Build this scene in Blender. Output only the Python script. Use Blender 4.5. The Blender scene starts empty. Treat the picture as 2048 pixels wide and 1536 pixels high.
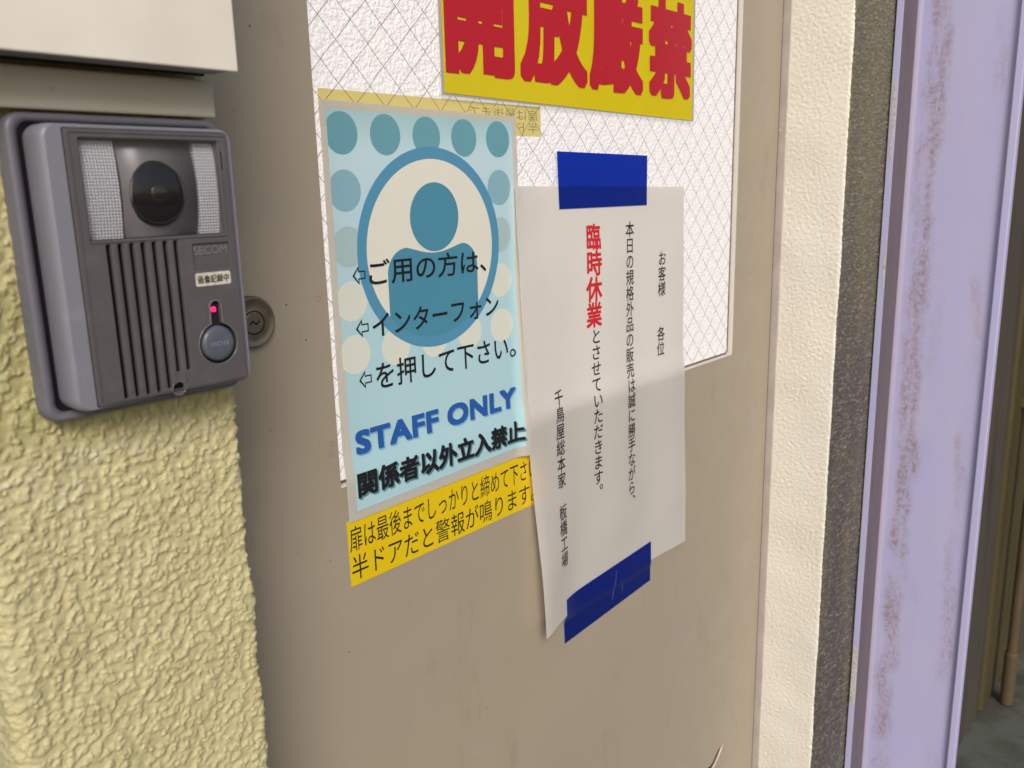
import bpy, bmesh, math, random
import numpy as np
from mathutils import Vector, Matrix
random.seed(7)
SC = bpy.context.scene
COL = SC.collection
H = 1.35                      # height of the lens above the ground; every z below is measured from the lens height

# ------------------------------------------------------------------ camera
cd = bpy.data.cameras.new('camera'); cam = bpy.data.objects.new('camera', cd); COL.objects.link(cam)
SC.camera = cam
cd.sensor_width = 36; cd.lens = 1726.5 / 2048 * 36; cd.clip_start = .01; cd.clip_end = 300
_X = Vector((.64756106, -.18226835, .73989386)).normalized()     # wall-parallel axis seen by the lens (right, down, forward)
_Z = -Vector((.02383536, .97534185, .21940863)); _Z = (_Z).normalized()
_X = (_X - _Z * _X.dot(_Z)).normalized(); _Y = _Z.cross(_X)
if _Y.z < 0: _Y = -_Y
cam.matrix_world = Matrix(((_X[0], -_X[1], -_X[2], 0), (_Y[0], -_Y[1], -_Y[2], -.49), (_Z[0], -_Z[1], -_Z[2], H), (0, 0, 0, 1)))
cd.dof.use_dof = True; cd.dof.focus_distance = .68; cd.dof.aperture_fstop = 15

# ------------------------------------------------------------------ sky, sun, exposure
SUN = Vector((-.54, -.62, .57)).normalized()      # towards the sun
W = bpy.data.worlds.new('World'); SC.world = W; W.use_nodes = True
nt = W.node_tree; bg = nt.nodes['Background']
sky = nt.nodes.new('ShaderNodeTexSky'); sky.sky_type = 'NISHITA'; sky.sun_disc = False
sky.sun_elevation = math.asin(SUN.z); sky.sun_rotation = math.atan2(SUN.x, SUN.y)
sky.air_density = 1.0; sky.dust_density = 2.5; sky.ozone_density = .6
nt.links.new(sky.outputs[0], bg.inputs[0]); bg.inputs[1].default_value = .08
sd = bpy.data.lights.new('sun', 'SUN'); sun = bpy.data.objects.new('sun', sd); COL.objects.link(sun)
sd.energy = 1.5; sd.angle = math.radians(24); sd.color = (1, .95, .88)
sun.rotation_euler = SUN.to_track_quat('Z', 'Y').to_euler(); sun.location = (-2, -2, 4)
SC.view_settings.view_transform = 'Standard'; SC.view_settings.look = 'None'
SC.view_settings.gamma = 1; SC.view_settings.use_curve_mapping = False
SC.view_settings.exposure = 0.50

# ------------------------------------------------------------------ materials
def srgb(r, g, b):
    f = lambda c: c / 12.92 if c <= .04045 else ((c + .055) / 1.055) ** 2.4
    return (f(r / 255), f(g / 255), f(b / 255), 1)

class M:
    """small node builder"""
    def __init__(s, name, col=(.5, .5, .5, 1), rough=.5, spec=.5, metal=0):
        s.m = bpy.data.materials.new(name); s.m.use_nodes = True; s.t = s.m.node_tree
        s.b = s.t.nodes['Principled BSDF']
        s.b.inputs['Base Color'].default_value = col; s.b.inputs['Roughness'].default_value = rough
        s.b.inputs['Specular IOR Level'].default_value = spec; s.b.inputs['Metallic'].default_value = metal
        s.col = col; s.c = None; s.tc = s.t.nodes.new('ShaderNodeTexCoord').outputs['Object']
    def n(s, kind, **kw):
        x = s.t.nodes.new('ShaderNode' + kind)
        for k, v in kw.items():
            if k in x.inputs.keys():
                if hasattr(v, 'node'): s.t.links.new(v, x.inputs[k])
                else: x.inputs[k].default_value = v
            else: setattr(x, k, v)
        return x
    def link(s, a, b): s.t.links.new(a, b)
    def map(s, sc=(1, 1, 1), loc=(0, 0, 0)):
        x = s.n('Mapping'); s.link(s.tc, x.inputs['Vector']); x.inputs['Scale'].default_value = sc; x.inputs['Location'].default_value = loc
        return x.outputs[0]
    def noise(s, scale, detail=4, rough=.55, sc=(1, 1, 1), loc=(0, 0, 0), dist=0):
        x = s.n('TexNoise'); s.link(s.map(sc, loc), x.inputs['Vector'])
        x.inputs['Scale'].default_value = scale; x.inputs['Detail'].default_value = detail
        x.inputs['Roughness'].default_value = rough; x.inputs['Distortion'].default_value = dist
        return x.outputs['Fac']
    def ramp(s, v, a, b, lo=0, hi=1):
        x = s.n('MapRange'); x.interpolation_type = 'SMOOTHSTEP'; s.link(v, x.inputs[0])
        x.inputs[1].default_value = a; x.inputs[2].default_value = b; x.inputs[3].default_value = lo; x.inputs[4].default_value = hi
        return x.outputs[0]
    def math(s, op, a, b=0):
        x = s.n('Math', operation=op)
        for i, v in enumerate((a, b)):
            if hasattr(v, 'node'): s.link(v, x.inputs[i])
            else: x.inputs[i].default_value = v
        return x.outputs[0]
    def mix(s, fac, col):
        """lay another colour over the base colour"""
        x = s.n('Mix', data_type='RGBA'); cur = s.c
        if hasattr(fac, 'node'): s.link(fac, x.inputs[0])
        else: x.inputs[0].default_value = fac
        if cur is None: x.inputs[6].default_value = s.col
        else: s.link(cur, x.inputs[6])
        if hasattr(col, 'node'): s.link(col, x.inputs[7])
        else: x.inputs[7].default_value = col
        s.c = x.outputs[2]; s.link(s.c, s.b.inputs['Base Color']); return s
    def xyz(s):
        x = s.n('SeparateXYZ'); s.link(s.tc, x.inputs[0]); return x.outputs
    def bump(s, h, strength=.3, dist=.001):
        x = s.n('Bump'); s.link(h, x.inputs['Height']); x.inputs['Strength'].default_value = strength; x.inputs['Distance'].default_value = dist
        if s.b.inputs['Normal'].is_linked: s.link(s.b.inputs['Normal'].links[0].from_socket, x.inputs['Normal'])
        s.link(x.outputs[0], s.b.inputs['Normal']); return s
    def rough(s, v): s.link(v, s.b.inputs['Roughness']); return s

def simple(name, col, rough=.5, spec=.5, metal=0, var=.12, scale=60, bump=.0, bscale=400):
    k = M(name, col, rough, spec, metal)
    if var:
        d = tuple(c * (1 - var * 1.6) for c in col[:3]) + (1,)
        k.mix(k.ramp(k.noise(scale), .35, .7), d)
    if bump: k.bump(k.noise(bscale, 3), bump, .0005)
    return k

# stucco, pale yellow
k = M('yellow_stucco', (.55, .49, .265, 1), .5, .45)
k.mix(k.ramp(k.noise(9, 4), .35, .75, 0, .5), (.56, .52, .33, 1))
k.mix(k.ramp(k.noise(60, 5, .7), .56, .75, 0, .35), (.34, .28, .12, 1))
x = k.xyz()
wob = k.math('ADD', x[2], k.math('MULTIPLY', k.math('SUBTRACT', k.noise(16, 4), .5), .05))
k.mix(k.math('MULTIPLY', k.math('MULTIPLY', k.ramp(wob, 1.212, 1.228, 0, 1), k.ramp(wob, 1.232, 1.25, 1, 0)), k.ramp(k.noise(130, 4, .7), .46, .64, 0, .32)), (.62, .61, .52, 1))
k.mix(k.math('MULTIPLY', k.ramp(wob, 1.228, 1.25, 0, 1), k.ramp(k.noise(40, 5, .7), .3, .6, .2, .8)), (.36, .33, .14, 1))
k.mix(k.ramp(k.noise(230, 6, .8), .60, .70, 0, .45), (.33, .28, .14, 1))
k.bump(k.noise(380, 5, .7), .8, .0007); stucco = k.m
k.mix(k.ramp(k.noise(23, 4, .7, loc=(.3, 0, .1)), .6, .72, 0, .3), (.42, .42, .18, 1))
# plaster of the reveal, cream white
k = M('cream_plaster', (.79, .75, .655, 1), .33, .5)
k.mix(k.ramp(k.noise(6, 4), .3, .7, 0, .6), (.79, .77, .72, 1))
k.mix(k.ramp(k.noise(90, 5, .7), .66, .78, 0, .4), (.45, .40, .28, 1))
k.bump(k.noise(300, 2, .5), .7, .0009); cream = k.m
# soot-dark front coat of the same wall
k = M('sooty_plaster', (.165, .145, .062, 1), .25, .7)
x = k.xyz()
zc = k.noise(5, 4, .6, sc=(2.2, 1, .45), loc=(.4, 0, .2))
k.mix(k.math('MULTIPLY', k.ramp(zc, .36, .56, .35, .95), k.ramp(x[2], .95, 1.5, 1, .25)), (.066, .055, .046, 1))
k.mix(k.ramp(k.noise(9, 4, .6, sc=(3, 1, .3)), .5, .72, 0, .6), (.10, .085, .085, 1))
k.mix(k.ramp(k.noise(420, 4, .7, sc=(.22, 1, 1)), .50, .68, 0, .8), (.34, .315, .25, 1))  # pale specks: sparkle of the rough glossy coat put into the colour
k.mix(k.ramp(k.noise(300, 4, .7, sc=(.22, 1, 1), loc=(5, 0, 3)), .50, .68, 0, .4), (.03, .026, .022, 1))
k.bump(k.noise(280, 3, .6), 1, .0016); soot = k.m
# alley wall beyond the post
k = M('stained_concrete', (.085, .066, .042, 1), .75, .3)
k.mix(k.ramp(k.noise(1.6, 5, .6, sc=(2, 2, .5)), .4, .62), (.066, .058, .05, 1))
k.mix(k.ramp(k.noise(3.2, 5, .65, sc=(6, 6, .4)), .5, .7, 0, .8), (.042, .032, .028, 1))
k.bump(k.noise(60, 4), .4, .004); conc = k.m
k = M('olive_paint', (.075, .062, .024, 1), .5, .4)
k.mix(k.ramp(k.noise(3, 5, .65, sc=(5, 5, .5)), .45, .7, 0, .8), (.05, .038, .014, 1)); olive = k.m
k = M('alley_floor', (.075, .07, .058, 1), .55, .4)
k.mix(k.ramp(k.noise(2.6, 5, .55), .46, .56), (.11, .125, .105, 1))
k.mix(k.ramp(k.noise(3.3, 6, .65, loc=(4, 2, 0)), .5, .66, 0, .85), (.035, .031, .026, 1))
k.bump(k.noise(40, 5), .3, .004); floor_m = k.m
# door paint, beige
k = M('beige_door_paint', (.375, .317, .24, 1), .38, .5)
k.mix(k.ramp(k.noise(3.2, 3), .35, .7, 0, .4), (.34, .295, .235, 1))
k.mix(k.ramp(k.noise(150, 4, .75), .70, .78, 0, .55), (.14, .10, .06, 1))
k.mix(k.ramp(k.noise(38, 5, .75, loc=(.5, 0, 2)), .70, .80, 0, .5), (.17, .125, .08, 1))
k.mix(k.ramp(k.noise(22, 5, .6, sc=(14, 1, .5)), .60, .8, 0, .25), (.30, .29, .28, 1))
k.bump(k.noise(260, 3), .12, .0005); k.bump(k.noise(14, 3), .25, .0025); k.bump(k.noise(90, 3, .5, sc=(7, 1, .4)), .1, .0006); door_m = k.m
k.rough(k.ramp(k.noise(18, 5), .3, .75, .32, .55))
k.mix(k.ramp(k.noise(7, 6, .7, sc=(3, 1, 1), loc=(2, 0, 1)), .56, .72, 0, .35), (.27, .215, .16, 1))
k.mix(k.ramp(k.noise(12, 6, .75, loc=(7, 0, 4)), .60, .72, 0, .4), (.40, .36, .31, 1))
k.mix(k.ramp(k.noise(60, 7, .85, sc=(1, 1, 2.2), loc=(1, 0, 9)), .64, .72, 0, .45), (.22, .17, .12, 1))
k = simple('jamb_paint', (.50, .44, .41, 1), .4, .5, var=.08, scale=25, bump=.2); jamb_m = k.m
k = M('white_bead_paint', (.66, .61, .56, 1), .4, .5)
k.mix(k.ramp(k.noise(160, 5, .7), .62, .74, 0, .7), (.23, .17, .12, 1)); bead_m = k.m
dark_gap = simple('dark_gap', (.02, .015, .012, 1), .8, .2, var=0).m
# patterned glass, lit from the room behind
k = M('patterned_glass', (.42, .40, .40, 1), .3, .5)
hh = k.math('ADD', k.noise(330, 2, .5), k.math('MULTIPLY', k.noise(150, 2, .5), .8))
k.bump(hh, 1, .0042)
k.mix(k.ramp(k.noise(26, 3), .4, .75, 0, .3), (.40, .385, .40, 1))
k.b.inputs['Emission Color'].default_value = (1, .93, .90, 1); k.b.inputs['Emission Strength'].default_value = .40; glass_m = k.m
wire_m = simple('wire', (.075, .065, .055, 1), .5, .5, var=0).m

def paper(name, col, tr=.35, rough=.55, spec=.3, var=True, tcol=None):
    """paper or film that lets some light through"""
    k = M(name, col, rough, spec)
    if var:
        k.mix(k.ramp(k.noise(7, 3), .35, .75, 0, .5), tuple(c * .93 for c in col[:3]) + (1,))
        k.bump(k.noise(30, 2), .15, .002)
    t = k.n('BsdfTranslucent'); t.inputs[0].default_value = tcol or col
    mx = k.n('MixShader'); mx.inputs[0].default_value = tr
    k.link(k.b.outputs[0], mx.inputs[1]); k.link(t.outputs[0], mx.inputs[2])
    k.link(mx.outputs[0], k.t.nodes['Material Output'].inputs['Surface'])
    return k.m
white_paper = paper('white_paper', (.80, .775, .74, 1), .5, tcol=(.95, .93, .90, 1))
poster_white = paper('laminated_paper', (.76, .73, .66, 1), .38, .25, .5)
yellow_paper = paper('yellow_sheet', (.92, .78, .014, 1), .35, .22, .5)
yellow_strip = paper('yellow_strip_film', (.86, .61, .009, 1), .1, .3, .5)
pale_yellow = paper('pale_yellow_film', (.88, .80, .40, 1), .5, .3, .4)
clear_film = paper('clear_film_margin', (.62, .60, .55, 1), .5, .18, .5)
blue_tape = paper('blue_cloth_tape', (.010, .030, .19, 1), .56, .34, .5, tcol=(.006, .26, 1, 1))
red_ink = simple('red_ink', srgb(186, 22, 38), .35, .5, var=0).m
notice_red = simple('red_print', srgb(205, 38, 48), .5, .4, var=0).m
black_ink = simple('black_ink', (.012, .012, .014, 1), .45, .4, var=0).m
blue_ink = simple('blue_ink', srgb(40, 92, 168), .4, .4, var=0).m
lt_shadow_ink = simple('pale_blue_ink', srgb(126, 176, 206), .4, .4, var=0).m
teal_shadow_ink = simple('grey_teal_ink', srgb(92, 140, 152), .4, .4, var=0).m
ghost_ink = simple('olive_ink', (.33, .31, .12, 1), .5, .3, var=0).m
def print_col(name, rgb): return paper(name, srgb(*rgb), .25, .28, .5, False)
k = M('poster_blue_field', srgb(176, 212, 222), .28, .5)
x = k.xyz(); k.mix(k.ramp(x[2], .13, .27, 0, .8), srgb(196, 220, 230)); k.mix(k.ramp(x[2], .265, .295, 0, .9), srgb(160, 196, 200))
k.mix(k.ramp(k.noise(8, 2), .4, .7, 0, .25), srgb(196, 222, 228)); blue_field = k.m
dot_teal = print_col('dot_teal', (122, 180, 194)); dot_mid = print_col('dot_mid', (156, 200, 216)); dot_faint = print_col('dot_faint', (192, 218, 220))
dot_cream = print_col('dot_cream', (244, 244, 232)); ring_blue = print_col('ring_blue', (98, 166, 202)); body_blue = print_col('body_blue', (90, 160, 188)); disc_white = print_col('disc_white', (252, 247, 234))
# intercom
def plastic(name, col, rough=.42, var=.15):
    k = M(name, col, rough, .45); k.mix(k.ramp(k.noise(55, 5, .7), .5, .75, 0, .5), tuple(min(1, c * 1.35 + .01) for c in col[:3]) + (1,))
    k.mix(k.ramp(k.noise(300, 4, .7), .68, .78, 0, .4), (.22, .20, .17, 1))
    k.bump(k.noise(900, 2), .22, .0003); return k.m
case_m = plastic('grey_lavender_plastic', (.205, .207, .245, 1)); base_m = plastic('grey_base_plastic', (.135, .132, .16, 1)); face_m = plastic('dark_grey_plastic', (.098, .088, .094, 1), .38)
pit_m = simple('black_plastic', (.012, .011, .012, 1), .5, .4, var=0).m
button_m = plastic('blue_grey_button', (.09, .10, .13, 1), .3)
k = M('ribbed_lamp_lens', (.80, .79, .80, 1), .25, .6)
w1 = k.n('TexWave', wave_type='BANDS', bands_direction='X'); k.link(k.tc, w1.inputs['Vector']); w1.inputs['Scale'].default_value = 230
w2 = k.n('TexWave', wave_type='BANDS', bands_direction='Z'); k.link(k.tc, w2.inputs['Vector']); w2.inputs['Scale'].default_value = 230
g = k.math('MULTIPLY', w1.outputs['Fac'], w2.outputs['Fac']); k.bump(g, 1, .0006); k.mix(k.ramp(g, .1, .8, .55, 0), (.30, .29, .33, 1)); lamp_m = k.m
lensblack = M('camera_dome', (.008, .007, .009, 1), .08, .6).m
lensring = M('lens_ring', (.02, .018, .018, 1), .2, .6).m
lensglass = M('lens_glass', (.02, .013, .012, 1), .04, .9).m
k = M('smoky_cover', (.16, .15, .155, 1), .3, .5); housing_m = k.m
k = M('clear_cover'); t1 = k.n('BsdfTransparent'); t1.inputs[0].default_value = (.9, .9, .92, 1); g1 = k.n('BsdfGlossy'); g1.inputs['Roughness'].default_value = .04; g1.inputs[0].default_value = (.9, .9, .9, 1)
fr = k.n('Fresnel'); fr.inputs[0].default_value = 1.45; mx = k.n('MixShader'); mx.inputs[0].default_value = .05; k.link(t1.outputs[0], mx.inputs[1]); k.link(g1.outputs[0], mx.inputs[2])
k.link(mx.outputs[0], k.t.nodes['Material Output'].inputs['Surface']); cover_m = k.m
k = M('red_led', (.6, .01, .08, 1), .3); k.b.inputs['Emission Color'].default_value = (1, .01, .12, 1); k.b.inputs['Emission Strength'].default_value = 2.2; led_m = k.m
label_m = simple('cream_sticker', (.66, .63, .53, 1), .4, .4, var=.15, scale=300).m
k = M('worn_brass', (.30, .25, .18, 1), .34, .5, .85); k.mix(k.ramp(k.noise(120, 4), .4, .7, 0, .6), (.17, .13, .09, 1)); k.bump(k.noise(300, 2, .5, sc=(1, 1, 6)), .08, .0004); brass = k.m
steel_cyl = M('plug_metal', (.36, .31, .24, 1), .3, .5, .9).m
k = simple('white_enamel', (.84, .78, .69, 1), .38, .5, var=.1, scale=9, bump=.12, bscale=160)
k.mix(k.ramp(k.noise(120, 5, .75), .70, .78, 0, .5), (.30, .24, .19, 1)); enamel = k.m
k = M('aged_beige_board', (.50, .46, .375, 1), .5, .4); k.mix(k.ramp(k.noise(14, 4), .4, .7, 0, .5), (.46, .43, .32, 1)); k.mix(k.ramp(k.noise(110, 5, .7), .64, .76, 0, .55), (.15, .12, .10, 1)); k.bump(k.noise(200, 3), .2, .0006); board_m = k.m
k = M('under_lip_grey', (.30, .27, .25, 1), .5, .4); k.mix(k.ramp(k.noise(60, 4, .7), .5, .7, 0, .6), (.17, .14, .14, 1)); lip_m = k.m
# steel post: lavender paint with rust and dirt
def post_paint(name, y0=None):
    k = M(name, (.475, .47, .745, 1), .38, .45)
    k.mix(k.ramp(k.noise(7, 4, .6, sc=(1, 3, .8)), .35, .7, 0, .55), (.52, .495, .70, 1))
    if y0:
        x = k.xyz()
        for (yc, w, zs, thr, hi) in y0:
            wob = k.math('MULTIPLY', k.math('SUBTRACT', k.noise(9, 4, .65, loc=(zs, 0, zs)), .5), .045)
            d = k.math('ABSOLUTE', k.math('ADD', k.math('SUBTRACT', x[1], yc), wob))
            band = k.ramp(d, w * .35, w, 1, 0)
            seg = k.ramp(k.noise(3.4, 3, .6, sc=(1, 1, 1), loc=(0, 0, zs)), thr, thr + .12)
            tex = k.math('MULTIPLY', k.ramp(k.noise(130, 7, .85), .38, .62, .12, 1), k.ramp(k.noise(24, 5, .7, sc=(1, 3.2, .5)), .34, .62, .2, 1))
            f = k.math('MULTIPLY', k.math('MULTIPLY', band, seg), tex)
            k.mix(k.math('MULTIPLY', f, hi), (.27, .165, .10, 1))
        k.mix(k.ramp(x[1], .0595, .0675, 0, .55), (.27, .19, .15, 1))
    k.mix(k.ramp(k.noise(210, 5, .8), .68, .76, 0, .7), (.15, .11, .11, 1))
    k.mix(k.ramp(k.noise(60, 6, .8, loc=(1, 3, 2)), .72, .78, 0, .7), (.12, .08, .07, 1))
    k.bump(k.noise(180, 3), .15, .0006); k.bump(k.noise(11, 3), .2, .004); return k.m
web_m = post_paint('lavender_web_paint', [(.041, .020, .0, .34, .80), (-.037, .011, 1.7, .46, .55), (.014, .012, 5.1, .5, .34)])
flange_m = post_paint('lavender_flange_paint')
k = M('flange_face_shade', (.135, .105, .12, 1), .5, .4); k.mix(k.ramp(k.noise(20, 4, .6, sc=(6, 1, .6)), .4, .7, 0, .6), (.095, .075, .085, 1)); flange_shade_m = k.m  # front face of the wall flange: its shade painted in as dark mauve
chip_m = simple('bare_primer', (.62, .60, .56, 1), .5, .4, var=.2, scale=200).m
k = M('pipe_brown', (.10, .074, .04, 1), .5, .4); k.mix(k.ramp(k.noise(9, 4), .4, .7, 0, .6), (.06, .045, .03, 1)); pipe_m = k.m

# ------------------------------------------------------------------ object helpers (coordinates: x along the door, y into it, z from lens height)
def empty(name, base, label, cat, group=None):
    o = bpy.data.objects.new(name, None); COL.objects.link(o); o.location = (base[0], base[1], base[2] + H)
    o.empty_display_size = .02; o['label'] = label; o['category'] = cat
    if group: o['group'] = group
    return o
def root_of(o):
    p = Vector(o.location)
    while o.parent: o = o.parent; p += Vector(o.location)
    return p
def mesh(name, verts, faces, mats, parent=None, base=None, smooth=False, mi=None):
    if parent is not None: org = root_of(parent); loc = (0, 0, 0)
    else:
        b = base or (0, 0, -H); org = Vector((b[0], b[1], b[2] + H)); loc = org
    v = np.asarray(verts, dtype=float) + np.array([0, 0, H]) - np.array(org)
    me = bpy.data.meshes.new(name); me.from_pydata(v.tolist(), [], faces)
    if not isinstance(mats, (list, tuple)): mats = [mats]
    for m in mats: me.materials.append(m)
    if mi is not None: me.polygons.foreach_set('material_index', mi)
    if smooth: me.polygons.foreach_set('use_smooth', [True] * len(me.polygons))
    me.update()
    o = bpy.data.objects.new(name, me); COL.objects.link(o); o.location = loc
    if parent is not None: o.parent = parent
    return o
def tag(o, label=None, cat=None, group=None, kind=None):
    for a, b in (('label', label), ('category', cat), ('group', group), ('kind', kind)):
        if b: o[a] = b
    return o
def bevel(o, w, seg=2, ang=40):
    m = o.modifiers.new('bevel', 'BEVEL'); m.width = w; m.segments = seg; m.limit_method = 'ANGLE'; m.angle_limit = math.radians(ang); m.harden_normals = False
    return o
def box(x0, x1, y0, y1, z0, z1):
    v = [(x, y, z) for z in (z0, z1) for y in (y0, y1) for x in (x0, x1)]
    f = [(0, 2, 3, 1), (4, 5, 7, 6), (0, 1, 5, 4), (2, 6, 7, 3), (0, 4, 6, 2), (1, 3, 7, 5)]
    return v, f
def join(*parts):
    V, F = [], []
    for v, f in parts:
        n = len(V); V += list(map(tuple, v)); F += [tuple(i + n for i in q) for q in f]
    return V, F
def rrect(x0, x1, z0, z1, r, n=6):
    """rounded rectangle, counter-clockwise in x-z; r may be one radius or four (br, tr, tl, bl)"""
    rr = r if isinstance(r, (list, tuple)) else (r,) * 4
    P = []
    for (cx, cz, a0, q) in ((x1 - rr[0], z0 + rr[0], -90, rr[0]), (x1 - rr[1], z1 - rr[1], 0, rr[1]), (x0 + rr[2], z1 - rr[2], 90, rr[2]), (x0 + rr[3], z0 + rr[3], 180, rr[3])):
        for i in range(n + 1):
            a = math.radians(a0 + 90 * i / n); P.append((cx + q * math.cos(a), cz + q * math.sin(a)))
    return P
def loft(rings, cap0=False, cap1=True):
    """rings: list of (points2d, y) with equal counts"""
    V, F = [], []; n = len(rings[0][0])
    for P, y in rings: V += [(p[0], y, p[1]) for p in P]
    for k in range(len(rings) - 1):
        for i in range(n):
            j = (i + 1) % n; F.append((k * n + i, k * n + j, (k + 1) * n + j, (k + 1) * n + i))
    if cap1: F.append(tuple((len(rings) - 1) * n + i for i in range(n)))
    if cap0: F.append(tuple(reversed(range(n))))
    return V, F
def circle(cx, cz, r, n=48): return [(cx + r * math.cos(2 * math.pi * i / n), cz + r * math.sin(2 * math.pi * i / n)) for i in range(n)]
def plate(name, outer, holes, y0, y1, mat, parent=None, bev=0, base=None):
    """flat plate in the x-z plane with real holes, front face at y0"""
    cu = bpy.data.curves.new(name, 'CURVE'); cu.dimensions = '2D'; cu.fill_mode = 'BOTH'; cu.extrude = (y1 - y0) / 2 - bev; cu.bevel_depth = bev; cu.bevel_resolution = 1; cu.offset = -bev
    for P in [outer] + holes:
        s = cu.splines.new('POLY'); s.points.add(len(P) - 1); s.use_cyclic_u = True
        for p, q in zip(s.points, P): p.co = (q[0], q[1], 0, 1)
    t = bpy.data.objects.new('tmp', cu); me = bpy.data.meshes.new_from_object(t); bpy.data.objects.remove(t)
    V = [(v.co.x, (y0 + y1) / 2 - v.co.z, v.co.y) for v in me.vertices]; F = [tuple(p.vertices) for p in me.polygons]
    return mesh(name, V, F, mat, parent, base)
# surface the sheets follow: glass recessed 5 mm behind the door face
GY = .0052
def sm(t): t = min(1, max(0, t)); return t * t * (3 - 2 * t)
def base_y(x, z): return -.0007 + .0024 * sm((z + .212) / .03) * sm((x - .36) / .012) * sm((1.0 - x) / .06)
def sheet(name, quad, f, mat, parent=None, base=None, th=.00015, nx=70, nz=60, dy=0):
    """sheet of paper: quad = TL, TR, BR, BL in (x, z); y = f(x, z) + dy"""
    TL, TR, BR, BL = quad; V, F = [], []
    for k in (0, 1):
        for j in range(nz + 1):
            for i in range(nx + 1):
                u, v = i / nx, j / nz
                x = (1 - v) * ((1 - u) * TL[0] + u * TR[0]) + v * ((1 - u) * BL[0] + u * BR[0])
                z = (1 - v) * ((1 - u) * TL[1] + u * TR[1]) + v * ((1 - u) * BL[1] + u * BR[1])
                V.append((x, f(x, z) + dy + k * th, z))
    W_ = nx + 1; N = W_ * (nz + 1)
    for j in range(nz):
        for i in range(nx):
            a = j * W_ + i; F.append((a, a + W_, a + W_ + 1, a + 1)); F.append((N + a, N + a + 1, N + a + W_ + 1, N + a + W_))
    rim = [i for i in range(W_)] + [j * W_ + nx for j in range(1, nz + 1)] + [nz * W_ + i for i in range(nx - 1, -1, -1)] + [j * W_ for j in range(nz - 1, 0, -1)]
    R0 = len(V); V += [V[a] for a in rim] + [V[N + a] for a in rim]; m = len(rim)
    for i in range(m): F.append((R0 + i, R0 + (i + 1) % m, R0 + m + (i + 1) % m, R0 + m + i))
    o = mesh(name, V, F, mat, parent, base)
    for i, p in enumerate(o.data.polygons):
        if i < 2 * nx * nz: p.use_smooth = True
    return o
def shape2d(name, loops, f, mat, parent, dy, cut=.006, smooth=True):
    """flat printed shape with optional holes, draped on y = f"""
    cu = bpy.data.curves.new(name, 'CURVE'); cu.dimensions = '2D'; cu.fill_mode = 'BOTH'
    for P in loops:
        s = cu.splines.new('POLY'); s.points.add(len(P) - 1); s.use_cyclic_u = True
        for p, q in zip(s.points, P): p.co = (q[0], q[1], 0, 1)
    t = bpy.data.objects.new('tmp', cu); me = bpy.data.meshes.new_from_object(t); bpy.data.objects.remove(t)
    return drape(name, me, lambda p: (p.x, p.y), f, mat, parent, dy, cut)
def drape(name, me, xf, f, mat, parent, dy, cut):
    bm = bmesh.new(); bm.from_mesh(me)
    bm.verts.ensure_lookup_table()
    for v in bm.verts:
        x, z = xf(v.co); v.co = (x, -v.co.z, z)
    bmesh.ops.remove_doubles(bm, verts=bm.verts, dist=5e-7)
    bmesh.ops.triangulate(bm, faces=bm.faces)
    for _ in range(4):
        E_ = [e for e in bm.edges if e.calc_length() > cut]
        if not E_: break
        bmesh.ops.subdivide_edges(bm, edges=E_, cuts=1); bmesh.ops.triangulate(bm, faces=bm.faces)
    bmesh.ops.recalc_face_normals(bm, faces=bm.faces)
    V = [(v.co.x, f(v.co.x, v.co.z) + dy + v.co.y, v.co.z) for v in bm.verts]
    bm.verts.index_update(); F = []
    for q in bm.faces:
        ids = [v.index for v in q.verts]
        n = (q.verts[1].co - q.verts[0].co).cross(q.verts[2].co - q.verts[0].co)
        F.append(ids if n.y < 0 else ids[::-1])
    bm.free()
    return mesh(name, V, F, mat, parent)
def glyph_mesh(txt, bold=0, space=1.0):
    cu = bpy.data.curves.new('t', 'FONT'); cu.body = txt; cu.resolution_u = 4; cu.space_character = space; cu.fill_mode = 'FRONT'
    t = bpy.data.objects.new('tmp', cu); me = bpy.data.meshes.new_from_object(t); bpy.data.objects.remove(t)
    if bold <= 0: return me
    # heavier strokes: the same outline laid down several times around a small circle
    c = np.empty(len(me.vertices) * 3); me.vertices.foreach_get('co', c); c = c.reshape(-1, 3); fs = [tuple(p.vertices) for p in me.polygons]
    V, F = [], []
    K = 24 if bold > .03 else 12 if bold > .018 else 8
    def off(i):
        a = 2 * math.pi * i / K; c_, s_ = math.cos(a), math.sin(a); q = 1 / max(abs(c_), abs(s_)) if bold > .018 else 1
        return bold * c_ * q, bold * s_ * q
    for i in range(K + 1):
        d = np.array([0, 0, i * 4e-6]) if i == K else np.array([*off(i), i * 4e-6])
        n0 = len(V); V += (c * [1, 1, 0] + d).tolist(); F += [tuple(j + n0 for j in q) for q in fs]
    m2 = bpy.data.meshes.new('t'); m2.from_pydata(V, [], F); return m2
def bbox(me):
    c = np.empty(len(me.vertices) * 3); me.vertices.foreach_get('co', c); c = c.reshape(-1, 3); return c.min(0), c.max(0)
def text_fit(name, txt, x0, x1, z0, z1, f, mat, parent, dy=-.0003, bold=0, flip=False, cut=.006, shear=0, space=1.0):
    me = glyph_mesh(txt, bold, space); a, b = bbox(me); w, h = b[0] - a[0], b[1] - a[1]
    def xf(p):
        u = (p.x - a[0]) / w; v = (p.y - a[1]) / h
        if flip: u = 1 - u
        return x0 + u * (x1 - x0), z0 + v * (z1 - z0) + shear * u
    return drape(name, me, xf, f, mat, parent, dy, cut)
EM_C, EM_H = .38, .94          # centre height and size of a full-width glyph cell of the fallback font
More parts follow.
